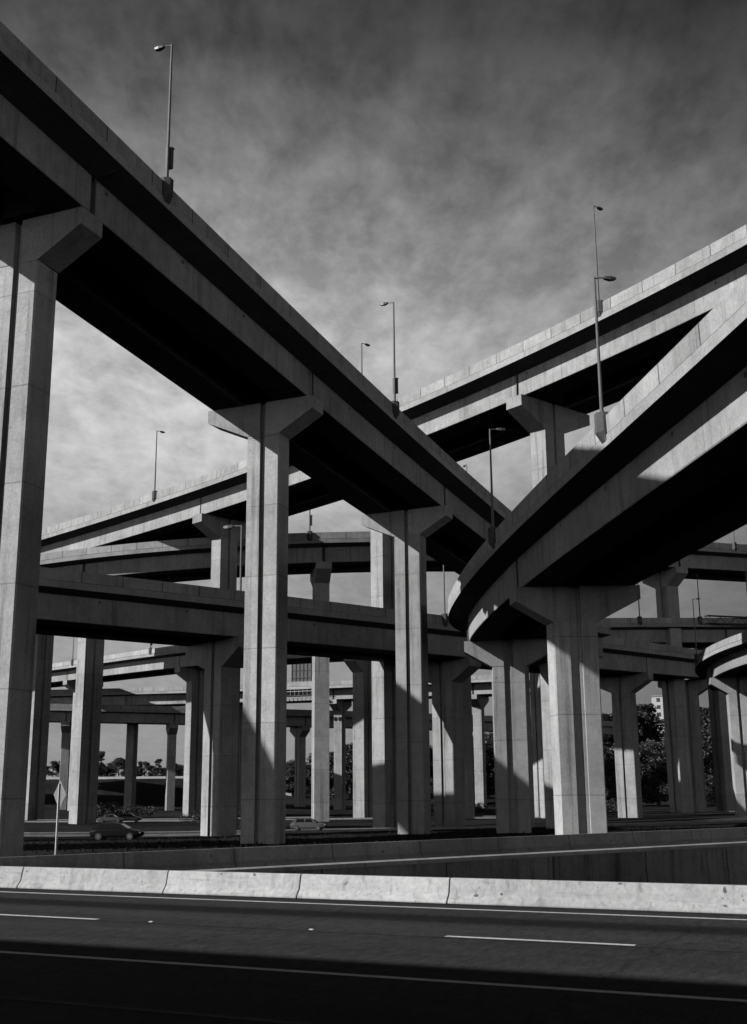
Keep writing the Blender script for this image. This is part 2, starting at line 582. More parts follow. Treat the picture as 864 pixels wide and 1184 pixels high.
def sweep(mb, name, poly, s0=None, s1=None, step=2.0, base=(0, 0, 0)):
    """sweep a closed section polygon (o, z) along a ramp"""
    s, P, H, N, bank = RAMPS[name]['arr']
    a = s[0] if s0 is None else max(s0, s[0])
    b = s[-1] if s1 is None else min(s1, s[-1])
    if b - a < 0.05:
        return
    n = max(1, int(round((b - a) / step)))
    st = np.linspace(a, b, n + 1)
    area = sum(poly[i][0] * poly[(i + 1) % len(poly)][1] - poly[(i + 1) % len(poly)][0] * poly[i][1] for i in range(len(poly)))
    rings = []
    for x in st:
        i = int(np.clip(round((x - s[0]) / 0.25), 0, len(s) - 1))
        rings.append([secpt(P[i], N[i], bank, o, z) - np.array(base) for o, z in poly])
    m = len(poly)
    acc = [0]
    for k in range(m):
        acc.append(acc[-1] + math.dist(poly[k], poly[(k + 1) % m]))
    flip = (area > 0) == (RAMPS[name]['side'] > 0)
    for i in range(n):
        for k in range(m):
            j = (k + 1) % m
            f = [rings[i][k], rings[i][j], rings[i + 1][j], rings[i + 1][k]]
            u = [(st[i], acc[k]), (st[i], acc[k + 1]), (st[i + 1], acc[k + 1]), (st[i + 1], acc[k])]
            if flip:
                f, u = f[::-1], u[::-1]
            mb.face(f, u)
    c0, c1 = rings[0], rings[-1]
    mb.face(c0[::-1] if not flip else c0)
    mb.face(c1 if not flip else c1[::-1])


# ------------------------------------------------------------------ ground heights
GP = np.array([(-19.6, 62.8, -3.3), (-8.4, 90, -3.7), (3.7, 118, -4.1), (13.8, 80.8, -3.4), (12.6, 110.5, -3.9), (21.8, 138, -4.2),
 (1.8, 162, -5.0), (-24.9, 190.8, -5.1), (-53.4, 220, -5.1), (-17.8, 135.5, -5.0), (9.8, 162.4, -4.7), (42.8, 203.8, -4.6),
 (-53, 212, -5.1), (-10, 208, -5.2), (30.6, 219, -5.3), (58.6, 230.6, -4.4), (-39.7, 260.3, -4.9), (-2, 220.7, -4.6),
 (-67.9, 331.9, -4.0), (-9.2, 311, -4.6), (26.1, 296.7, -4.1), (-83.4, 321.4, -4.0), (-55.9, 327.5, -5.2), (-21.5, 340.4, -4.0),
 (11.2, 359.2, -4.3), (53.5, 173.5, -3.8), (0, 55, -3.3), (25, 72, -3.3), (60, 100, -3.3), (-60, 60, -3.4), (-80, 120, -4.2), (90, 160, -4.0)])


def ground(x, y):
    d2 = (GP[:, 0] - x) ** 2 + (GP[:, 1] - y) ** 2
    w = 1.0 / (d2 + 350.0) ** 1.6
    z = float((w * GP[:, 2]).sum() / w.sum())
    t = min(max((y - 352) / 45, 0), 1)
    side = min(max((-20 - x) / 40, 0), 1)
    z += t * t * (3 - 2 * t) * (7.5 * side + 1.5)
    if y > 420:
        z += min((y - 420) * 0.01, 5)
    return z + ZC


# ------------------------------------------------------------------ ramps
RAMP_INFO = {
 'A': ('big shadowed ramp descending from the top left corner to the middle', 'girders'),
 'B': ('curved ramp sweeping in from the right edge with its lit wall rail', ''),
 'C': ('high pale ramp falling from the upper right edge and passing behind the big ramp', ''),
 'D': ('far level ramp just under the high pale ramp, between it and the dark ramp', ''),
 'E': ('dark nearly level ramp crossing the middle behind the tall piers', ''),
 'G': ('sunlit ramp rising from lower left, its left end under the dark ramp', ''),
 'J': ('distant level viaduct, upper of the two seen low between the piers', ''),
 'N': ('distant level viaduct, lowest of all ramps, just above the tree tops', ''),
 'L': ('ramp outside the left edge whose shade falls on the feet of the tall piers', ''),
 'K': ('small curved ramp end at the lower right edge of the view', ''),
}
ramp_root = {}
PIER_ST = {'A': (10.77, 40.1, 70.6, 103.5), 'L': (-30, 8, 60), 'B': (44.6, 76.8), 'C': (35.7, 66.2, 105.1, 'px43'), 'D': ('px100', 'px371', 'px628', 'px783'),
           'E': (26.1, 65.2, 119.3, 'px808'), 'G': (17.2, 79.4, 135.5, None, 'px834'), 'J': (22.7, 54.6, 84.5, 122.5), 'N': (-14.4, 14.6, 52.4, 91.2), 'K': (-14.0, -42)}


def edge_station(name, tx):
    s_, P, H, N, bank = RAMPS[name]['arr']
    return float(s_[np.argmin(np.abs(P[:, 0] / P[:, 1] - tx))])


def ctr_station(name, tx, lo=-1e9):
    s_, P, H, N, bank = RAMPS[name]['arr']
    k = RAMPS[name]['k']
    c = np.array([secpt(P[i], N[i], bank, 5.52 * k, -HW * k) for i in range(len(s_))])
    v = np.where(s_ > lo, np.abs(c[:, 0] / c[:, 1] - tx), 9)
    return float(s_[np.argmin(v)])


def px_tx(px, py=850):
    d = right * ((px - 432) / F_PX) + cup * ((592 - py) / F_PX) + fwd
    return d.x / d.y


PIER_ST['G'] = tuple(ctr_station('G', px_tx(536 if x is None else float(x[2:])), 125) if not isinstance(x, float) else x for x in PIER_ST['G'])
PIER_ST['E'] = tuple(ctr_station('E', px_tx(float(x[2:]))) if isinstance(x, str) else x for x in PIER_ST['E'])
PIER_ST['C'] = tuple(ctr_station('C', px_tx(float(x[2:]))) if isinstance(x, str) else x for x in PIER_ST['C'])
PIER_ST['D'] = tuple(ctr_station('D', px_tx(float(x[2:]))) if isinstance(x, str) else x for x in PIER_ST['D'])


def build_ramp(name):
    r = RAMPS[name]
    k = r['k']
    lab = RAMP_INFO[name][0]
    P, H, N, bank = at(name, (r['arr'][0][0] + r['arr'][0][-1]) / 2)
    base = (float(P[0]), float(P[1]), float(P[2] - HW * k))
    root = thing('elevated_ramp', lab, 'ramp', base, 0, 'elevated ramps of the interchange')
    ramp_root[name] = root
    ph = 0.93 * k
    wd = 11.3 * k
    OX = 11.3 - FW
    near = [(0, 0), (0.22, 0), (0.30, -0.55 * ph), (0.46, -ph), (0.0, -ph)]
    m = MB(); sweep(m, name, near, base=base); m.obj('parapet', 'parapet_concrete', root)
    far = [(wd, 0), (wd, -ph), (wd - 0.46, -ph), (wd - 0.30, -0.55 * ph), (wd - 0.22, 0)]
    m = MB(); sweep(m, name, far, base=base); m.obj('parapet', 'parapet_concrete', root)
    zs, zb = -ph - 0.07, -HS * k
    slab = [(0.10, -ph), (wd - 0.10, -ph), (wd - 0.10, zs), (wd + 0.06, zs), (wd + 0.06, zb), (wd - OX * k, zb - 0.22 * k),
            (OW * k, zb - 0.22 * k), (-0.06, zb), (-0.06, zs), (0.10, zs)]
    m = MB(); sweep(m, name, slab, base=base); m.obj('deck_slab', 'slab_concrete', root)
    top = [(0.47, -ph + 0.006), (wd - 0.47, -ph + 0.006), (wd - 0.47, -ph - 0.002), (0.47, -ph - 0.002)]
    m = MB(); sweep(m, name, top, base=base); m.obj('road_surface', 'old_asphalt', root)
    o0, o1 = OW * k, FW * k
    bw = 0.335 * (o1 - o0)
    gt, gb = zb - 0.20 * k, -HW * k
    cuts = [r['arr'][0][0]] + sorted(PIER_ST[name]) + [r['arr'][0][-1]]
    for a, b in ((o0, o0 + bw), (o1 - bw, o1)):
        m = MB()
        for i in range(len(cuts) - 1):
            s0 = cuts[i] + (0.16 if i else 0)
            s1 = cuts[i + 1] - (0.16 if i < len(cuts) - 2 else 0)
            sweep(m, name, [(a, gt), (b, gt), (b - 0.05, gb + 0.12), (b - 0.17, gb), (a + 0.17 if a > o0 else a + 0.04, gb), (a, gb + 0.06)], s0, s1, base=base)
        m.obj('box_girder', 'girder_concrete', root)
    # end diaphragms between the boxes
    for st in PIER_ST[name]:
        m = MB()
        sweep(m, name, [(o0 + bw, gt), (o1 - bw, gt), (o1 - bw, gb + 0.5), (o0 + bw, gb + 0.5)], st - 0.7, st - 0.2, 0.5, base)
        m.obj('diaphragm', 'girder_concrete', root)
        # rain pipe down the end of the girder
        P, H, N, bank = at(name, st)
        m = MB()
        pp = [secpt(P, N, bank, o, z) - np.array(base) for o, z in ((0.5 * k, zb - 0.10), (OW * k - 0.10, zb - 0.30 * k), (OW * k - 0.10, gb + 0.2))]
        m.tube(pp, [0.055] * 3, 8)
        m.obj('rain_pipe', 'lamp_housing', root)
    if name in 'ABCE':
        sa = r['arr'][0]
        for st in np.arange(sa[0] + 4, sa[-1] - 4, 9.2):
            if name == 'A' and st < -25 or name == 'C' and st < -20:
                continue
            st = st + random.uniform(-1.5, 1.5)
            P, H, N, bank = at(name, st)
            q0 = secpt(P, N, bank, o0 - 0.02, gt - 0.32 * k) - np.array(base)
            q1 = secpt(P, N, bank, o0 + 0.3, gt - 0.32 * k) - np.array(base)
            m = MB()
            m.tube([q0, q1], [0.14, 0.14], 8)
            m.obj('drain_hole', 'dark_box', root)


for nm in RAMPS:
    build_ramp(nm)

# ------------------------------------------------------------------ piers
PIER_LABEL = {
 ('A', 0): 'tall grooved pier cut by the left edge of the view, the biggest of all',
 ('A', 1): 'tall sunlit grooved pier carrying the middle of the big shadowed ramp',
 ('A', 2): 'tall grooved pier under the far end of the big ramp',
 ('A', 3): 'pier of the big ramp hidden behind the curved ramp tip pier',
 ('B', 0): 'broad pier with a wide groove under the curved ramp, behind the low road rail',
 ('B', 1): 'grooved pier with a slanted cap under the far tip of the curved ramp',
 ('C', 0): 'pier with a lit left side holding the high pale ramp above the curved ramp',
 ('C', 1): 'pier of the high pale ramp half hidden behind the second tall grooved pier',
 ('C', 2): 'pier with a lit cap end holding the high pale ramp at left',
 ('C', 3): 'dark narrow pier right beside the left edge pier, behind the diamond sign',
 ('D', 0): 'dark pier with a narrow lit left edge, second from the left edge pier',
 ('D', 1): 'shaded pier of the far level ramp behind the light hatchback car',
 ('D', 2): 'dark pier with a lit foot between the two curved ramp piers',
 ('D', 3): 'far pier at right whose cap meets the level ramp above the curved ramp shadow',
 ('E', 0): 'grooved pier with a lit front and hammerhead under the left half of the dark ramp',
 ('E', 1): 'dark pier with a lit foot under the dark ramp, right of the second tall pier',
 ('E', 2): 'black shaded pier under the right end of the dark ramp',
 ('E', 3): 'pier deep in the shade left of the small curved ramp',
 ('G', 0): 'far pier under the left end of the rising sunlit ramp, hidden by a dark pier',
 ('G', 1): 'pier with a white cap end under the rising sunlit ramp',
 ('G', 2): 'slim pier with lit left face whose round shouldered cap meets the dark ramp',
 ('G', 3): 'pale sliver of a pier just right of the dark pier with a lit foot',
 ('G', 4): 'far shaded pier at right in the dark between the ramps',
 ('J', 0): 'small distant pier with no visible cap between the left piers',
 ('J', 1): 'small distant pier of the upper viaduct hidden by a grooved pier',
 ('J', 2): 'small distant pier with a bright cap top right of the shaded car-side pier',
 ('J', 3): 'small distant capped pier seen left of the curved ramp tip pier',
 ('N', 0): 'small distant T pier of the lowest viaduct between the two dark left piers',
 ('N', 1): 'small distant T pier of the lowest viaduct with two lit stripes',
 ('N', 2): 'small distant T pier of the lowest viaduct right beside the tallest sunlit pier',
 ('N', 3): 'small distant T pier of the lowest viaduct behind the second tall grooved pier',
 ('L', 0): 'pier of the ramp outside the left edge, nearest the viewer',
 ('L', 1): 'pier of the ramp outside the left edge, middle one',
 ('L', 2): 'pier of the ramp outside the left edge, farthest one',
 ('K', 0): 'grooved pier at the lower right edge with a slanted lit cap arm',
 ('K', 1): 'pier outside the right edge holding the small curved ramp',
}
# column width, thickness, groove share
PIER_SIZE = {'A': (2.9, 1.95, 0.15), 'L': (3.0, 2.0, 0.15), 'B': (3.3, 2.1, 0.27), 'C': (3.6, 2.5, 0.14), 'D': (3.9, 2.7, 0.14), 'E': (3.6, 2.5, 0.17),
             'G': (3.6, 2.4, 0.14), 'J': (2.8, 2.2, 0.14), 'N': (3.2, 2.2, 0.16), 'K': (3.0, 2.1, 0.16)}


def build_pier(name, idx, st):
    k = RAMPS[name]['k']
    cw, th, gs = PIER_SIZE[name]
    P, H, N, bank = at(name, st)
    c = secpt(P, N, bank, (6.0 if (name, idx) == ('A', 0) else 5.52) * k, -HW * k)
    gz = ground(c[0], c[1])
    ht = float(c[2] - gz)
    # local x runs across the deck (towards the right of its heading), y along it
    rz = math.atan2(-H[0], H[1])
    if (name, idx) == ('D', 0):
        rz = R(44)                             # set askew to the deck, in line with the high ramp's piers
    root = thing('bridge_pier', PIER_LABEL[(name, idx)], 'pier', (float(c[0]), float(c[1]), gz), rz, 'piers carrying the ramps')
    lean = math.tan(bank) * RAMPS[name]['side'] * -1      # crossfall, rising towards local +x
    hw, ht2 = cw / 2, th / 2
    gw, gd = cw * gs / 2, 0.30
    b = 0.09
    step = gw * 0.55 if name == 'B' else gw * 0.8
    prof = [(-hw + b, -ht2), (-gw, -ht2), (-gw, -ht2 + gd * 0.6), (-step, -ht2 + gd * 0.6), (-step, -ht2 + gd), (step, -ht2 + gd), (step, -ht2 + gd * 0.6), (gw, -ht2 + gd * 0.6), (gw, -ht2), (hw - b, -ht2), (hw, -ht2 + b)]
    back = [(-x, -y) for x, y in prof]
    m = MB()
    m.prism(prof + back, -1.2, ht - 0.06)
    col = m.obj('column', 'pier_concrete', root)
    near_e, far_e = 4.15 * k, 4.8 * k
    ce, cd = 1.0 * k, 2.55 * k
    for sg in (-1, 1):
        m = MB()
        t2 = ht2 - 0.015
        xi = sg * (gw + 0.02)
        xc = sg * (hw + 0.02)
        xe = sg * (near_e if sg * RAMPS[name]['side'] > 0 else far_e)
        poly = [(xi, ht - cd), (xc, ht - cd), (xe, ht + lean * xe - ce), (xe, ht + lean * xe - 0.01), (xi, ht + lean * xi - 0.01)]
        # cap arm slightly proud of the column
        pr = 0.05
        A = [Vector((x, -t2 - pr, z)) for x, z in poly]
        B_ = [Vector((x, t2 + pr, z)) for x, z in poly]
        n = len(poly)
        if sg < 0:
            A, B_ = A[::-1], B_[::-1]
        m.face(A)
        m.face(B_[::-1])
        for i in range(n):
            j = (i + 1) % n
            m.face([A[j], A[i], B_[i], B_[j]])
        m.obj('cap', 'cap_concrete', root, merge=True)
    return root


for nm in RAMPS:
    for i, st in enumerate(PIER_ST[nm]):
        build_pier(nm, i, st)

# ------------------------------------------------------------------ street lamps on the ramps


def build_lamp(label, base, hgt, arm_dir, box=False, kind='single', k=1.0, group='street lamps on the ramps'):
    """steel pole with a short arm and a flat lantern; arm_dir is a unit vector in plan"""
    rz = math.atan2(arm_dir[1], arm_dir[0])
    root = thing('street_lamp', label, 'street lamp', base, rz, group)
    m = MB()
    m.tube([(0, 0, 0), (0, 0, 0.25), (0, 0, hgt * 0.5), (0, 0, hgt)], [0.15 * k, 0.115 * k, 0.095 * k, 0.07 * k], 10)
    m.tube([(0, 0, 0), (0, 0, 0.06)], [0.24 * k, 0.24 * k], 8)
    m.obj('pole', 'pole_steel', root)
    for sg in ((1,) if kind == 'single' else (1, -1)):
        m = MB()
        m.tube([(0, 0, hgt - 0.08), (sg * 0.35 * k, 0, hgt - 0.02), (sg * 0.7 * k, 0, hgt)], [0.05 * k, 0.045 * k, 0.04 * k], 8)
        m.obj('arm', 'pole_steel', root)
        m = MB()
        rings = []
        for x, w, h0, h1 in ((0.55, 0.05, -0.03, 0.05), (0.68, 0.12, -0.10, 0.10), (1.0, 0.17, -0.16, 0.11), (1.3, 0.13, -0.13, 0.08), (1.42, 0.05, -0.06, 0.03)):
            rings.append([Vector((sg * x * k, y * k, hgt + z * k)) for y, z in ((-w, h0), (w, h0), (w, h1 * .4), (w * .5, h1), (-w * .5, h1), (-w, h1 * .4))])
        m.loft(rings)
        m.obj('lantern', 'lamp_housing', root, merge=True)
    if box:
        m = MB()
        m.box(-0.22 * k, 0.22 * k, -0.36 * k, -0.08 * k, hgt * 0.09, hgt * 0.09 + 1.45 * k)
        m.box(-0.26 * k, 0.26 * k, -0.40 * k, -0.10 * k, hgt * 0.09 + 1.45 * k, hgt * 0.09 + 1.52 * k)
        m.obj('control_box', 'dark_box', root)
    return root


def lamp_on(name, st, H, label, box=False, kind='single', k=1.0, pedestal=True):
    r = RAMPS[name]
    P, Hd, N, bank = at(name, st)
    kk = r['k']
    root = ramp_root[name]
    b = Vector(root.location)
    top = 0.22 if pedestal else 0.0
    if pedestal:
        m = MB()
        M = Matrix(((N[0], Hd[0], 0, P[0]), (N[1], Hd[1], 0, P[1]), (0, 0, 1, P[2]), (0, 0, 0, 1)))
        M = Matrix.Translation(-b) @ M
        w = 0.42 * k
        sect = lambda q, z: [M @ Vector((x, y, z)) for x, y in ((0.21, -w), (0.21, w), (-0.14 - 0.3 * q, w * (0.4 + .6 * q)), (-0.34 * q - 0.10, w * 0.45), (-0.34 * q - 0.10, -w * 0.45), (-0.14 - 0.3 * q, -w * (0.4 + .6 * q)))]
        sect = lambda q, z: [M @ Vector((x, y, z)) for x, y in ((0.21, w), (-0.02 - 0.12 * q, w), (-0.04 - 0.40 * q, w * 0.5), (-0.04 - 0.40 * q, -w * 0.5), (-0.02 - 0.12 * q, -w), (0.21, -w))]
        m.loft([sect(0.02, -1.28 * kk), sect(1, -0.82 * kk), sect(1, 0.2)])
        m.obj('lamp_pedestal', 'parapet_concrete', root, merge=True)
    pos = secpt(P, N, bank, -0.08 if pedestal else 0.11, 0)
    return build_lamp(label, (float(pos[0]), float(pos[1]), float(pos[2]) + top - 0.01), H, (float(N[0]), float(N[1])), box, kind, k)


lamp_on('A', 15.25, 9.4, 'nearest tall lamp with a dark control box, on the big ramp at upper left', True, k=0.92)
lamp_on('A', 52.7, 9.6, 'slim lamp with a dark box on the big ramp, centre of the sky', True, k=0.95)
lamp_on('C', 62.6, 10.2, 'small lamp peeping over the big ramp, left of the one with the box', k=1.1)
lamp_on('C', 114.9, 10.8, 'slim lamp alone on the pale ramp in the left patch of sky', k=1.15)
lamp_on('C', 20.1, 11.7, 'tall lamp on a pedestal of the high pale ramp at upper right', k=1.1)
lamp_on('B', 16.7, 7.6, 'lamp on the curved ramp standing in front of the high ramp lamp', k=0.85)
lamp_on('B', 43.0, 7.6, 'lamp on the curved ramp where the big ramp passes behind it', k=0.85)
lamp_on('D', edge_station('D', px_tx(541, 615)), 12.5, 'thin lamp glimpsed in the gap under the high pale ramp', k=1.2)
lamp_on('D', edge_station('D', px_tx(358, 615)), 12, 'lamp with a low box on the far level ramp beside the tallest sunlit pier', True, k=1.2)
lamp_on('E', 56.9, 10.8, 'two armed lamp on the dark ramp by the curved ramp tip', kind='double', k=1.0)
lamp_on('D', edge_station('D', px_tx(848, 615)), 11.5, 'thin lamp on the far level ramp near the right edge', k=1.2)
lamp_on('G', 24.9, 6.5, 'far lamp on the rising ramp between the dark left piers', k=1.1)
lamp_on('G', 69.6, 5.5, 'far lamp with a box on the rising ramp under the dark ramp', True, k=1.1)


def pole_at(x, y):
    return (x, y, ground(x, y) - 0.05)


def px_ray(px, py, depth):
    d = right * ((px - 432) / F_PX) + cup * ((592 - py) / F_PX) + fwd
    d = d / d.y * depth
    return (d.x, d.y, d.z + ZC)


# lamps on the right, behind the curved ramp (positions measured on the deck line of the sunlit ramp)
def g_station(target_x_over_y):
    s, P, H, N, bank = RAMPS['G']['arr']
    v = P[:, 0] / P[:, 1]
    ok = s > 60
    return float(s[ok][np.argmin(abs(v[ok] - target_x_over_y))])


lamp_on('G', g_station((731 - 432) / 1350 * 1.03), 8.5, 'thin lamp right of the broad pier cap on the far pale deck', k=1.1)
lamp_on('G', g_station((800 - 432) / 1350 * 1.03), 8.6, 'thin lamp on the far deck left of the steel truss end', k=1.1)
lamp_on('G', g_station((855 - 432) / 1350 * 1.03), 13.0, 'tall lamp at the right edge standing behind the small curved ramp', k=1.2)
lamp_on('K', -12.0, 8.4, 'little lamp on the tip of the small curved ramp', k=0.8)

# high lighting mast behind the grooved piers
mx, my, mz = px_ray(273, 955, 150)
mast = build_lamp('very tall lighting mast rising from the ground left of the tallest sunlit pier', pole_at(mx, my), 39.0, (-0.95, 0.3), k=1.9, group=None)

# ------------------------------------------------------------------ ground, road, trench
nn = Vector((0.4305, 0.9026))                # across the near road, away from the camera
uu = Vector((0.9026, -0.4305))               # along it, towards the right
ROAD_Z = ZC - 3.2


def road_xy(p, u):
    return (nn.x * p + uu.x * u, nn.y * p + uu.y * u)


m = MB()
nu = 60
us = np.linspace(-260, 220, nu + 1)
ps = (-75, 0, 12.0, 20, 26, 34.6)
for i in range(nu):
    for j in range(len(ps) - 1):
        q = [(us[i], ps[j]), (us[i + 1], ps[j]), (us[i + 1], ps[j + 1]), (us[i], ps[j + 1])]
        m.face([(*road_xy(p, u), ROAD_Z) for u, p in q], [(u, p) for u, p in q])
# edge of the slab down to the lower road
for i in range(nu):
    a, b_ = us[i], us[i + 1]
    m.face([(*road_xy(34.6, b_), ROAD_Z), (*road_xy(34.6, a), ROAD_Z), (*road_xy(34.6, a), ROAD_Z - 3.5), (*road_xy(34.6, b_), ROAD_Z - 3.5)])
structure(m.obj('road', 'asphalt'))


def stripe(name, p, w, u0, u1, wear=0.0):
    mm = MB()
    n = max(1, int((u1 - u0) / 4))
    for i in range(n):
        a, b_ = u0 + (u1 - u0) * i / n, u0 + (u1 - u0) * (i + 1) / n
        q = [(a, p - w / 2), (b_, p - w / 2), (b_, p + w / 2), (a, p + w / 2)]
        mm.face([(*road_xy(pp, u), ROAD_Z + 0.005) for u, pp in q], [(u, pp) for u, pp in q])
    return structure(mm.obj(name, 'road_paint'))


stripe('edge_line', 31.75, 0.2, -200, 120)
stripe('edge_line', 19.9, 0.22, -200, 120)
for i in range(-3, 3):
    stripe('lane_line', 25.85, 0.21, -10.6 + 14.1 * i, -6.3 + 14.1 * i)
for u in (-18.7, -14.05, -3.9, 0.8, -28.8, -33.4):
    mm = MB()
    x, y = road_xy(25.85, u)
    M = Matrix.Translation((x, y, ROAD_Z)) @ Matrix.Rotation(math.atan2(uu.y, uu.x), 4, 'Z')
    lo = [M @ Vector(c) for c in ((-.06, -.05, .002), (.06, -.05, .002), (.06, .05, .002), (-.06, .05, .002))]
    hi = [M @ Vector(c) for c in ((-.045, -.03, .022), (.045, -.03, .022), (.045, .03, .022), (-.045, .03, .022))]
    mm.loft([lo, hi])
    lab = {-18.7: 'small raised road stud just right of the left dash', -14.05: 'small raised road stud below the middle barrier joint'}.get(u, 'small raised road stud in line with the lane dashes')
    tag(mm.obj('road_stud', 'reflector_plastic', merge=True), lab, 'road stud', 'raised studs between the lane dashes')
# low kerb on the near side of the road
m = MB()
M = Matrix.Rotation(math.atan2(uu.y, uu.x), 4, 'Z')
x, y = road_xy(15.6, 0)
m.box(-200, 150, -0.07, 0.07, ROAD_Z - 0.05, ROAD_Z + 0.03, Matrix.Translation((x, y, 0)) @ M)
structure(m.obj('kerb', 'old_asphalt'))

# near barrier, cast in separate lengths
joints = [-56.9, -51.5, -46.0, -40.6, -35.2, -29.65, -23.5, -18.5, -13.5, -2.6, 3.0, 8.5]
blab = ['pale barrier length out of view at far left', 'pale barrier length second out of view at left', 'pale barrier length third out of view at left',
        'pale barrier length just out of view at left', 'leftmost pale barrier length in view, only a stub',
        'pale barrier length below the two left piers', 'pale barrier length below the grooved lit pier of the dark ramp',
        'pale barrier length below the second tall pier with chips along its foot', 'pale barrier length below the curved ramp tip pier',
        'longest pale barrier length, below the broad grooved pier and reaching the right edge', 'pale barrier length just out of view at right', 'pale barrier length far out of view at right']
bprof = [(0, 0), (0, 0.07), (0.17, 0.26), (0.27, 0.68), (0.29, 0.705), (0.45, 0.705), (0.47, 0.68), (0.57, 0.26), (0.74, 0.07), (0.74, 0)]
rot = math.atan2(uu.y, uu.x)
for i in range(len(joints) - 1):
    a, b_ = joints[i] + 0.013, joints[i + 1] - 0.013
    L = b_ - a
    ox, oy = road_xy(33.05, a)
    m = MB()
    n = 4
    rings = [[Vector((L * t / n, p, z)) for p, z in bprof] for t in range(n + 1)]
    m.loft(rings)
    o = m.obj('concrete_barrier', 'barrier_concrete', None, loc=(ox, oy, ROAD_Z), bevel=0.025)
    o.rotation_euler = (0, 0, rot + random.uniform(-.0012, .0012))
    tag(o, blab[i], 'barrier', 'concrete barrier lengths along the road')

# far barrier on its retaining wall
b0 = Vector((-14.28, 46.1)); b1 = Vector((22.84, 74.5))
bd = (b1 - b0).normalized()
bn = Vector((-bd.y, bd.x))                    # away from the camera
TZ = ZC - 2.35


def b_xy(t, v):
    q = b0 + bd * t + bn * v
    return q.x, q.y


def b_sweep(mb, prof, t0, t1, step=2.6, org=None):
    n = max(1, int(round((t1 - t0) / step)))
    acc = [0]
    for k in range(len(prof)):
        acc.append(acc[-1] + math.dist(prof[k], prof[(k + 1) % len(prof)]))
    ts = np.linspace(t0, t1, n + 1)
    R_ = [[(*b_xy(t, v), z) for v, z in prof] for t in ts]
    for i in range(n):
        for k in range(len(prof)):
            j = (k + 1) % len(prof)
            mb.face([R_[i][j], R_[i][k], R_[i + 1][k], R_[i + 1][j]], [(ts[i], acc[k + 1]), (ts[i], acc[k]), (ts[i + 1], acc[k]), (ts[i + 1], acc[k + 1])])
    mb.face(R_[0]); mb.face(R_[-1][::-1])


rb = thing('ramp_barrier', 'long grey barrier on the retaining wall behind the pale one', 'barrier', (0, 0, 0))
m = MB(); b_sweep(m, [(0.24, TZ), (0.17, TZ - 0.56), (0.0, TZ - 0.70), (0.0, TZ - 0.78), (0.62, TZ - 0.78), (0.45, TZ - .6), (0.40, TZ)], -1.0, 150); m.obj('rail_wall', 'ramp_barrier_concrete', rb)
m = MB(); b_sweep(m, [(-0.30, TZ - 0.86), (-0.30, TZ - 1.04), (0.7, TZ - 1.04), (0.7, TZ - 0.785), (-0.06, TZ - 0.785)], -1.0, 150); m.obj('coping', 'kerb_concrete', rb)
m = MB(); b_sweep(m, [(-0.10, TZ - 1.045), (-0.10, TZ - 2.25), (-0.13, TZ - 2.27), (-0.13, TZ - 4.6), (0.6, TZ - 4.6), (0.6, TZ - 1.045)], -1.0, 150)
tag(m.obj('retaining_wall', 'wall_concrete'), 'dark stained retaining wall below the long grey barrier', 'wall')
# lower road in the cutting between barrier and wall
m = MB()
m.face([(-40, 20, ZC - 6.0), (140, 20, ZC - 6.0), (140, 190, ZC - 6.0), (-40, 60, ZC - 6.0)], [(0, 0), (180, 0), (180, 170), (0, 40)])
structure(m.obj('lower_road', 'old_asphalt'))

# terrain beyond the wall
m = MB()
ts = np.r_[np.arange(-260, -20, 12), np.arange(-20, 260, 4), np.arange(260, 900, 40)]
vs = np.r_[0.35, np.arange(2.5, 130, 2.5), np.arange(130, 420, 6), np.arange(420, 1900, 60)]
gz = np.zeros((len(ts), len(vs)))
XY = np.zeros((len(ts), len(vs), 2))
for i, t in enumerate(ts):
    for j, v in enumerate(vs):
        x, y = b_xy(t, v)
        XY[i, j] = (x, y)
        z = ground(x, y)
        p = x * nn.x + y * nn.y
        if p < 36:
            z = min(z, ROAD_Z - 0.25)
        gz[i, j] = z + random.uniform(-.05, .05) * (v < 400)
verts = [(XY[i, j, 0], XY[i, j, 1], gz[i, j]) for i in range(len(ts)) for j in range(len(vs))]
nv = len(vs)
faces = [(i * nv + j, (i + 1) * nv + j, (i + 1) * nv + j + 1, i * nv + j + 1) for i in range(len(ts) - 1) for j in range(nv - 1)]
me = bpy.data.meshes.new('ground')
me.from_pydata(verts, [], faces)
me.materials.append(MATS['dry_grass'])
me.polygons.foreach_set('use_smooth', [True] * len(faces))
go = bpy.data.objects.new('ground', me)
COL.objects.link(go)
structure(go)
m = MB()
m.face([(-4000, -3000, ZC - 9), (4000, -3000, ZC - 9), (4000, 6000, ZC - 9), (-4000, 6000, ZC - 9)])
structure(m.obj('plain', 'dry_grass'))


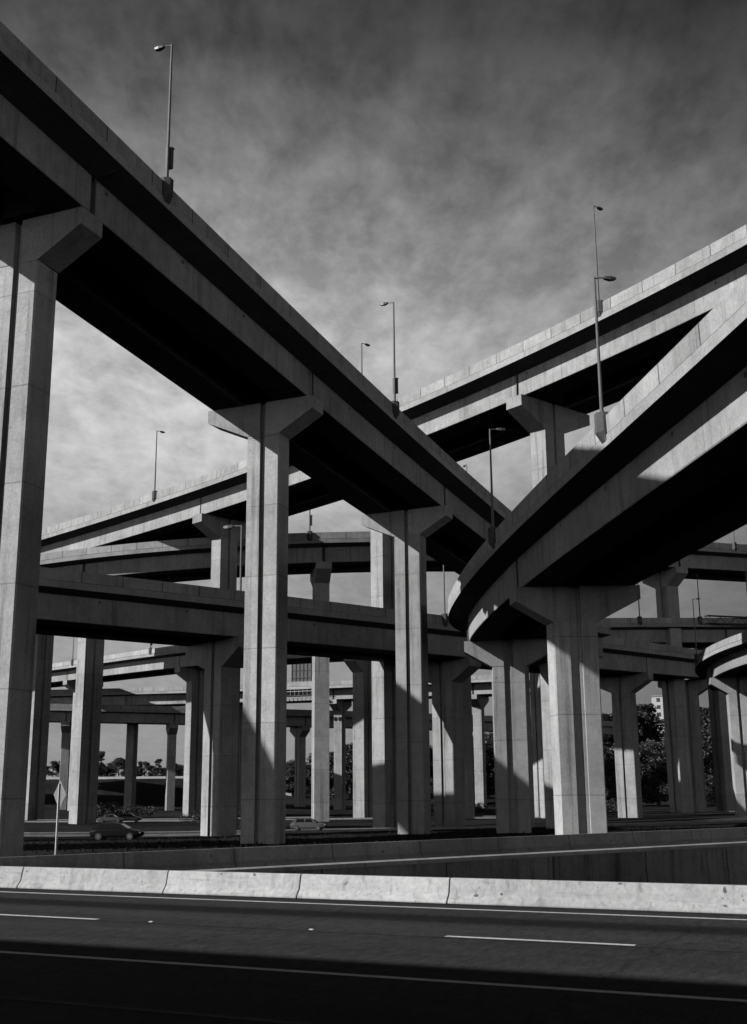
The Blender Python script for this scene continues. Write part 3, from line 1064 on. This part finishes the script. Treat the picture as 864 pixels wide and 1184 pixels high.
def drape_road(name, pts, w, mat='old_asphalt', lift=0.10):
    """a strip of road laid over the ground along a polyline of (x, y)"""
    m = MB(); kb = MB()
    P = []
    for (xa, ya), (xb, yb) in zip(pts[:-1], pts[1:]):
        n = max(1, int(math.hypot(xb - xa, yb - ya) / 3))
        P += [(xa + (xb - xa) * t / n, ya + (yb - ya) * t / n) for t in range(n)]
    P.append(pts[-1])
    rows = []
    for i, (x, y) in enumerate(P):
        x0, y0 = P[max(i - 1, 0)]; x1, y1 = P[min(i + 1, len(P) - 1)]
        L = math.hypot(x1 - x0, y1 - y0)
        nx, ny = -(y1 - y0) / L, (x1 - x0) / L
        rows.append([(x + nx * o, y + ny * o, ground(x + nx * o, y + ny * o) + lift) for o in (-w / 2, -w / 4, 0, w / 4, w / 2)])
    for i in range(len(rows) - 1):
        for k in range(4):
            m.face([rows[i][k], rows[i + 1][k], rows[i + 1][k + 1], rows[i][k + 1]][::-1], [(i * 3, k), (i * 3 + 3, k), (i * 3 + 3, k + 1), (i * 3, k + 1)][::-1])
        for k, sg in ((0, -1), (4, 1)):
            a, b_ = Vector(rows[i][k]), Vector(rows[i + 1][k])
            nrm = Vector((-(b_ - a).y, (b_ - a).x, 0)).normalized() * 0.16 * sg
            u = Vector((0, 0, 0.14)); dn = Vector((0, 0, -0.3))
            q = [a + dn, a + u, a + nrm + u, a + nrm + dn], [b_ + dn, b_ + u, b_ + nrm + u, b_ + nrm + dn]
            kb.loft([q[0], q[1]], True, False)
    structure(m.obj(name, mat))
    structure(kb.obj('kerb', 'kerb_concrete'))


drape_road('service_road', [(-130, 128), (-40, 138), (5, 148), (60, 168), (130, 180)], 9)
drape_road('frontage_road', [(-160, 232), (-60, 226), (0, 222), (60, 226), (160, 236)], 11)

# tufts of longer grass behind the barrier
m = MB()
for i in range(9000):
    t = random.uniform(-2, 95)
    v = 1.0 + 55 * random.random() ** 1.5
    x, y = b_xy(t, v)
    z = ground(x, y) - 0.05
    h = random.uniform(0.08, 0.26)
    a = random.uniform(0, math.pi)
    w = random.uniform(0.03, 0.10)
    dx, dy = math.cos(a) * w, math.sin(a) * w
    lx, ly = random.uniform(-.15, .15), random.uniform(-.15, .15)
    m.face([(x - dx, y - dy, z), (x + dx, y + dy, z), (x + dx * .3 + lx, y + dy * .3 + ly, z + h), (x - dx * .3 + lx, y - dy * .3 + ly, z + h * .9)])
g = m.obj('grass', 'dry_grass')
g['kind'] = 'stuff'

# ------------------------------------------------------------------ overpass behind the photographer (its shade lies on the near road)
H_OP = ROAD_Z + 26.0
op = thing('overpass', 'road overpass behind the viewer whose shade lies on the near lanes', 'overpass', (*road_xy(-18.2, 0), ROAD_Z))
m = MB()
M = Matrix.Rotation(rot, 4, 'Z')
m.box(-220, 220, -5.4, 5.4, 22.6, 24.9, M); m.obj('deck', 'slab_concrete', op)
for sg in (-1, 1):
    m = MB(); m.box(-220, 220, sg * 5.72 - 0.3, sg * 5.72 + 0.3, 24.4, 26.0, M); m.obj('parapet', 'parapet_concrete', op)
for u in (-120, -60, 60, 120):
    m = MB(); m.box(u - 1.2, u + 1.2, -1.6, 1.6, -0.3, 22.58, M); m.obj('column', 'pier_concrete', op)

# ------------------------------------------------------------------ diamond sign seen from behind
sx, sy, sz = px_ray(68, 919, 56)
sg_ = thing('road_sign', 'back of a diamond road sign on a thin post at lower left', 'road sign', (sx, sy, ground(sx, sy) - 0.1), R(130))
zc = sz - (ground(sx, sy) - 0.1)
m = MB(); m.box(-0.035, 0.035, -0.035, 0.035, 0, zc + 0.5); m.obj('post', 'rail_steel', sg_)
m = MB()
dd = 0.66
A = [Vector((dd, -0.06, zc)), Vector((0, -0.06, zc + dd)), Vector((-dd, -0.06, zc)), Vector((0, -0.06, zc - dd))]
m.loft([A, [p + Vector((0, 0.012, 0)) for p in A]])
m.obj('plate', 'sign_aluminium', sg_, merge=True)

# ------------------------------------------------------------------ back of a sign board with its walkway on the far viaduct
P, Hd, N, bank = at('J', edge_station('J', px_tx(339, 790)))
rzb = math.atan2(Hd[1], Hd[0])
bb = thing('sign_board', 'dark ribbed back of a large sign board with a walkway on the far viaduct', 'sign board', (float(P[0]), float(P[1]), float(P[2]) + 0.0), rzb)
m = MB(); m.box(-0.6, 8.5, 0.15, 0.32, 0.3, 6.0); m.obj('board', 'sign_back', bb)
for i in range(9):
    m = MB(); x = -0.5 + i * 1.1; m.box(x - 0.09, x + 0.09, -0.03, 0.148, 0.2, 6.25); m.obj('rib', 'dark_box', bb)
for z in (1.2, 3.2, 5.2):
    m = MB(); m.box(-0.6, 8.5, -0.09, -0.032, z - 0.07, z + 0.07); m.obj('rail', 'dark_box', bb)
m = MB(); m.box(-4.2, 8.2, -0.9, 0.1, -3.6, -3.45); m.obj('walkway', 'dark_box', bb)
for i in range(11):
    m = MB(); x = -4.0 + i * 1.2; m.tube([(x, -0.85, -3.45), (x, -0.85, -1.4)], [0.05, 0.05], 6); m.obj('post', 'rail_steel', bb)
for i in range(10):
    m = MB(); x = -3.4 + i * 1.2; m.box(x - 0.38, x + 0.38, -1.25, -0.95, -4.9, -4.1); m.obj('lamp_box', 'sign_aluminium', bb)
for z in (-2.4, -1.4):
    m = MB(); m.box(-4.2, 8.2, -0.89, -0.81, z - 0.05, z + 0.05); m.obj('rail', 'rail_steel', bb)

# steel sign truss along the far deck at right
st = g_station((803 - 432) / 1350 * 1.03)
P, Hd, N, bank = at('G', st)
tr = thing('sign_truss', 'dark steel truss fixed along the far deck rail at the right edge', 'truss', (float(P[0]), float(P[1]), float(P[2]) - 1.2), math.atan2(Hd[1], Hd[0]))
for y, z in ((-0.5, 0.0), (-0.5, 1.5), (-1.5, 0.0), (-1.5, 1.5)):
    m = MB(); m.tube([(0, y, z), (14, y, z)], [0.09, 0.09], 8); m.obj('chord', 'dark_box', tr)
for i in range(8):
    for y in (-0.5, -1.5):
        m = MB(); x = i * 1.75; zz = (0, 1.5) if i % 2 else (1.5, 0); m.tube([(x, y, zz[0]), (min(x + 1.75, 14), y, zz[1])], [0.05, 0.05], 6); m.obj('diagonal', 'dark_box', tr)

# ------------------------------------------------------------------ cars


def build_car(label, loc, rz, mat, L=4.3, hat=True, group=None):
    root = thing('parked_car', label, 'car', loc, rz, group)
    Wd = 0.86
    # side outline of the lower body: x, z of the bonnet/boot line
    def ring(x, zb, zt, w, tuck):
        return [Vector((x, -w + tuck, zb)), Vector((x, -w, zb + 0.22)), Vector((x, -w, zt - 0.16)), Vector((x, -w + 0.10, zt)),
                Vector((x, w - 0.10, zt)), Vector((x, w, zt - 0.16)), Vector((x, w, zb + 0.22)), Vector((x, w - tuck, zb))]
    s = L / 4.3
    st = [(-2.15, .42, .72, .62), (-2.05, .30, .88, .76), (-1.6, .22, .96, .84), (-0.6, .20, .97, .86), (0.5, .20, .96, .86), (0.95, .20, .93, .85),
          (1.6, .22, .84, .83), (2.0, .28, .74, .74), (2.15, .40, .62, .6)]
    m = MB(); m.loft([ring(x * s, a, b_, w, 0.08) for x, a, b_, w in st]); m.obj('body', mat, root, merge=True, smooth=False, bevel=0.03)
    rear = -2.0 if hat else -1.35
    cab = [(rear * s, .955, .60), ((rear + .32) * s, 1.34, .60), ((rear + .8) * s, 1.45, .60), (-0.1 * s, 1.48, .60), (0.35 * s, 1.40, .59), (1.1 * s, .93, .60)]
    rings = []
    for x, zt, w in cab:
        wb = 0.78
        h = max(zt - .93, 0.02)
        wt = wb - 0.2 * min(h / .5, 1)
        rings.append([Vector((x, -wb, .93)), Vector((x, -wt, .93 + h)), Vector((x, wt, .93 + h)), Vector((x, wb, .93))])
    m = MB(); m.loft(rings); m.obj('cabin', mat, root, merge=True)
    # glass: side windows, windscreen, rear window set just proud of the cabin
    for sg in (-1, 1):
        for xa, xb in ((rear + .55, -0.42), (-0.34, 0.62)):
            def side(x, z):
                f = (z - .93) / .5
                return Vector((x * s, sg * (0.785 - 0.2 * f + 0.004), z))
            top_b = 1.36 if xb < 0 else 1.24
            q = [side(xa, 1.0), side(xb, 1.0), side(xb - (0 if xb < 0 else .22), 1.38), side(xa + .12, 1.37)]
            m = MB(); m.loft([q, [p + Vector((0, sg * .012, 0)) for p in q]]); m.obj('window', 'car_glass', root, merge=True)
    q = [Vector((1.07 * s, -.68, .97)), Vector((1.07 * s, .68, .97)), Vector((.42 * s, .55, 1.375)), Vector((.42 * s, -.55, 1.375))]
    m = MB(); m.loft([[p + Vector((.01, 0, .01)) for p in q], [p + Vector((.02, 0, .025)) for p in q]]); m.obj('windscreen', 'car_glass', root, merge=True)
    q = [Vector(((rear + .04) * s, -.62, 1.02)), Vector(((rear + .04) * s, .62, 1.02)), Vector(((rear + .27) * s, .55, 1.30)), Vector(((rear + .27) * s, -.55, 1.30))]
    m = MB(); m.loft([[p + Vector((-.015, 0, .01)) for p in q], [p + Vector((-.03, 0, .02)) for p in q]]); m.obj('rear_window', 'car_glass', root, merge=True)
    for x in (-1.32, 1.32):
        for sg in (-1, 1):
            m = MB(); m.tube([(x * s, sg * .66, .31), (x * s, sg * .70, .31), (x * s, sg * .86, .31), (x * s, sg * .88, .31)], [.27, .31, .31, .28], 20)
            w = m.obj('wheel', 'tyre', root, merge=True)
            m = MB(); m.tube([(x * s, sg * .87, .31), (x * s, sg * .895, .31)], [.19, .17], 14)
            m.obj('rim', 'rim_metal', w, merge=True)
    for sg in (-1, 1):
        m = MB(); m.box(2.0 * s, 2.12 * s, sg * .52 - .12, sg * .52 + .12, .58, .69); m.obj('headlight', 'headlight_glass', root)
    return root


def car_at(px, py, depth, rz, label, mat, L=4.3, hat=True, lift=0.13):
    x, y, z = px_ray(px, py, depth)
    zg = ground(x, y) + lift
    return build_car(label, (x, y, zg), rz, mat, L, hat, 'cars parked under the ramps')


car_at(357, 957, 146, R(-8), 'light silver hatchback parked by the shaded pier', 'car_silver', 4.3)
car_at(135, 971, 108, R(-4), 'black car in deep shade nearest the long barrier at left', 'car_dark', 4.6, True, 0.02)
car_at(128, 950, 205, R(6), 'silver car in dappled shade just behind the black car, left one', 'car_silver', 4.3, False)
car_at(149, 949, 212, R(6), 'silver car in dappled shade behind the black car, right one', 'car_silver', 4.3, True)

# ------------------------------------------------------------------ trees


def leaf_mesh(seed, height, spread, n, conic=False):
    r = np.random.default_rng(seed)
    clumps = []
    nc = 34
    for i in range(nc):
        t = r.uniform(0.07, 1.0)
        rad = spread * (math.sin(math.pi * min(max((t + .12) / 1.13, 0), 1)) ** 0.7) * (1 if not conic else (1.1 - t))
        a = r.uniform(0, 6.283)
        q = rad * math.sqrt(r.uniform(0.1, 1))
        clumps.append((q * math.cos(a), q * math.sin(a), t * height, spread * r.uniform(.2, .42)))
    m = MB()
    for i in range(n):
        cx, cy, cz, cr_ = clumps[r.integers(nc)]
        d = r.normal(size=3); d /= np.linalg.norm(d)
        p = np.array([cx, cy, cz]) + d * cr_ * r.uniform(.35, 1.08) * np.array([1, 1, .75])
        a = r.normal(size=3); a /= np.linalg.norm(a)
        b_ = np.cross(a, r.normal(size=3)); b_ /= np.linalg.norm(b_)
        sz = r.uniform(.10, .24) * height / 14
        m.face([p - a * sz - b_ * sz * .5, p + a * sz * .2 - b_ * sz * .7, p + a * sz + b_ * sz * .3, p - a * sz * .1 + b_ * sz * .7])
    return m.mesh('crown', 'foliage'), clumps


def trunk_mesh(height, clumps, seed):
    r = random.Random(seed)
    m = MB()
    m.tube([(0, 0, -0.6), (0.05, 0, height * .2), (-.1, .1, height * .5), (0.1, -.05, height * .85)], [height * .026, height * .02, height * .014, height * .004], 8)
    for c in clumps[:9]:
        z0 = height * r.uniform(.18, .5)
        m.tube([(0, 0, z0), (c[0] * .5, c[1] * .5, (z0 + c[2]) / 2 + .3), (c[0], c[1], c[2])], [height * .011, height * .007, height * .002], 6)
    return m.mesh('trunk', 'bark')


TV = []
for i, (h, sp, n, cn) in enumerate(((14, 4.6, 15000, False), (14, 3.6, 13000, False), (14, 5.6, 17000, False), (14, 2.7, 11000, True), (14, 5.0, 12000, False))):
    lm, cl = leaf_mesh(100 + i, h, sp, n, cn)
    TV.append((lm, trunk_mesh(h, cl, i)))


def tree(label, x, y, h, var, rz, name='tree', wide=1.0):
    lm, tm = TV[var]
    root = thing(name, label, 'tree', (x, y, ground(x, y)), rz, 'trees behind the interchange')
    for nm, me in (('crown', lm), ('trunk', tm)):
        o = bpy.data.objects.new(nm, me)
        COL.objects.link(o)
        o.parent = root
        o.scale = (h / 14 * wide, h / 14 * wide, h / 14)
    return root


def tree_px(px, ytop, depth, var, label, wide=1.0):
    x, y, zt = px_ray(px, ytop, depth)
    h = max(zt - ground(x, y), 4)
    tree(label, x, y, h / 1.06, var, random.uniform(0, 6), wide=wide)


TREES = [
 (62, 880, 420, 0, 'dark round tree low beside the left edge pier'), (20, 878, 430, 2, 'dark tree hidden behind the left edge pier'),
 (118, 868, 415, 3, 'dark pointed tree just right of the second left pier'), (138, 876, 425, 2, 'dark spreading tree left of the capless far pier'),
 (168, 880, 430, 4, 'thin dark tree right of the capless far pier'), (184, 877, 410, 1, 'dark tree left of the striped far pier'),
 (212, 885, 430, 0, 'low dark tree right of the striped far pier'), (95, 884, 432, 4, 'low dark tree behind the second left pier'),
 (262, 880, 440, 1, 'dark tree behind the grooved dark-ramp pier'), (300, 876, 430, 2, 'dark tree hidden behind the tallest sunlit pier'),
 (338, 878, 440, 4, 'loose dark tree beside the small T pier'), (365, 870, 430, 0, 'dark tree hidden behind the shaded pier'),
 (386, 868, 425, 1, 'dark tree by the bright capped small pier'), (405, 860, 420, 2, 'broad dark tree between two slim piers'),
 (440, 864, 430, 0, 'dark tree left of the second tall pier'), (470, 856, 425, 2, 'dark tree hidden behind the second tall pier'),
 (498, 862, 430, 4, 'dark tree in the slot right of the second tall pier'), (522, 850, 420, 1, 'dark tree behind the lit footed pier'),
 (545, 852, 410, 2, 'broad dark tree right of the lit footed pier'), (575, 846, 420, 0, 'dark tree behind the curved ramp tip pier'),
 (605, 850, 415, 2, 'dark tree in the narrow slot right of the tip pier'), (630, 842, 400, 1, 'dark tree behind the dark slim pier'),
 (665, 838, 410, 2, 'dark tree hidden behind the broad pier'), (697, 826, 480, 0, 'tall dark tree close right of the broad pier'),
 (722, 818, 480, 2, 'tall dark tree behind the black shaded pier'), (742, 812, 480, 1, 'tall dark tree left of the white building'),
 (757, 858, 330, 2, 'low dark tree in front of the white building foot'), (778, 856, 330, 0, 'low dark tree right of the white building foot'),
 (735, 860, 320, 4, 'low dark tree under the lowest viaduct at right'), (800, 822, 470, 0, 'dark tree behind the far right pier'),
 (820, 818, 460, 2, 'dark tree deep in the right hand shade'), (848, 822, 450, 1, 'dark tree by the right edge pier'), (880, 820, 450, 2, 'dark tree beyond the right edge'),
 (808, 856, 300, 2, 'low dark tree under the small curved ramp'), (690, 862, 320, 2, 'low dark tree right of the broad pier'),
 (77, 876, 425, 2, 'dark tree between the two dark left piers'), (105, 880, 440, 2, 'dark tree behind the second dark left pier'),
 (128, 882, 440, 0, 'dark tree under the capless far pier top'), (155, 884, 435, 2, 'dark tree just right of the capless far pier'),
 (200, 882, 425, 2, 'dark tree behind the striped far pier'), (225, 879, 420, 2, 'dark tree beside the white capped pier'),
 (245, 883, 430, 0, 'dark tree seen past the grooved dark-ramp pier'), (420, 868, 440, 2, 'dark tree behind the slim lit pier'),
 (510, 866, 440, 2, 'dark tree behind the dark pier with a lit foot'), (560, 856, 440, 2, 'dark tree behind the small capped pier'),
 (50, 886, 436, 2, 'low dark tree touching the left edge pier'),
 (85, 888, 438, 0, 'low dark tree between the dark left piers, further right'),
 (122, 886, 420, 2, 'low dark tree left of the capless far pier, nearest it'),
 (148, 888, 438, 0, 'low dark tree hidden by the capless far pier'),
 (162, 880, 422, 3, 'pointed dark tree right of the capless far pier'),
 (176, 886, 438, 2, 'low dark tree midway between the two far piers'),
 (190, 888, 420, 0, 'low dark tree touching the striped far pier'),
 (207, 884, 438, 2, 'dark tree just right of the striped far pier'),
 (234, 888, 438, 2, 'low dark tree left of the grooved dark-ramp pier'),
 (345, 884, 430, 2, 'low dark tree touching the small T pier'),
 (395, 868, 440, 2, 'dark tree hidden by the bright capped small pier'),
 (538, 858, 440, 2, 'dark tree between the lit footed pier and the capped small pier'),
]
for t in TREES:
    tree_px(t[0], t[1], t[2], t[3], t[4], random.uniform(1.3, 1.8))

# bushes
BM = []
for i in range(3):
    r = np.random.default_rng(50 + i)
    m = MB()
    cl = [(r.normal() * 1.1, r.normal() * .8, r.uniform(.5, 1.3), r.uniform(.6, 1.0)) for _ in range(9)]
    for j in range(3200):
        cx, cy, cz, c_ = cl[r.integers(9)]
        d = r.normal(size=3); d /= np.linalg.norm(d)
        p = np.array([cx, cy, cz]) + d * c_ * r.uniform(.5, 1.05)
        p[2] = max(p[2], 0.02)
        a = r.normal(size=3); a /= np.linalg.norm(a)
        b_ = np.cross(a, r.normal(size=3)); b_ /= np.linalg.norm(b_)
        s_ = r.uniform(.04, .11)
        m.face([p - a * s_, p - b_ * s_ * .6, p + a * s_, p + b_ * s_ * .6])
    BM.append(m.mesh('bush', 'foliage'))
BUSH = [(128, 935, 240, 2.2, 'dark rounded bush beside the capless far pier'), (108, 934, 235, 1.8, 'dark bush at the foot of the second left pier'),
        (165, 938, 250, 1.6, 'low dark bush left of the striped far pier'), (232, 945, 210, 1.5, 'low bush behind the grooved pier foot'),
        (470, 940, 230, 1.8, 'low bush behind the second tall pier'), (545, 938, 235, 1.8, 'low bush between the tip pier and the lit footed pier'),
        (610, 940, 225, 1.8, 'low bush in the slot beside the tip pier'), (690, 938, 215, 2.0, 'low bush right of the broad pier')]
for i, (px, py, dep, sc, lab) in enumerate(BUSH):
    x, y, z = px_ray(px, py, dep)
    o = bpy.data.objects.new('bush', BM[i % 3])
    COL.objects.link(o)
    o.location = (x, y, ground(x, y) - 0.1)
    o.scale = (sc, sc, sc * 0.8)
    o.rotation_euler = (0, 0, random.uniform(0, 6))
    tag(o, lab, 'bush', 'bushes under the ramps')

# low pale wall along the crest behind the left trees
m = MB()
xs = np.linspace(-190, -28, 40)
for xa, xb in zip(xs[:-1], xs[1:]):
    za, zb_ = ground(xa, 399), ground(xb, 399)
    lo = [Vector((xa, 399, za - .4)), Vector((xb, 399, zb_ - .4)), Vector((xb, 399.4, zb_ - .4)), Vector((xa, 399.4, za - .4))]
    hi = [Vector((xa, 399, za + .75)), Vector((xb, 399, zb_ + .75)), Vector((xb, 399.4, zb_ + .75)), Vector((xa, 399.4, za + .75))]
    m.loft([lo, hi])
tag(m.obj('low_wall', 'white_wall', merge=True), 'low pale wall along the bank in front of the left trees', 'wall')

# ------------------------------------------------------------------ white block of flats far behind
x, y, z = px_ray(764, 805, 560)
zg = ground(x, y)
bl = thing('apartment_building', 'white block of flats far off behind the right trees', 'building', (x, y, zg), R(-12))
hb = z - zg
m = MB(); m.box(-16, 11, 0, 14, -1, hb - 6); m.box(-4, 11, 0.4, 13.6, hb - 6, hb); m.obj('wall', 'white_wall', bl)
m = MB(); m.box(-16.3, 11.3, -0.3, 14.3, hb - 6.02, hb - 5.6) if False else m.box(-4.3, 11.3, 0.1, 13.9, hb - 0.02, hb + 0.4); m.obj('roof', 'kerb_concrete', bl)
nf = int(hb // 3.4)
for f in range(max(0, nf - 10), nf):
    for i in range(8):
        xw = -14.4 + i * 3.3
        zz = 1.0 + f * 3.4
        y0 = 0.0
        if zz + 2.2 > hb - 6:
            if xw < -3.4:
                continue
            y0 = 0.4
        if zz + 2.2 > hb:
            continue
        m = MB(); m.box(xw - .85, xw + .85, y0 - 0.06, y0 + 0.05, zz, zz + 1.8); m.obj('window', 'window_glass', bl)
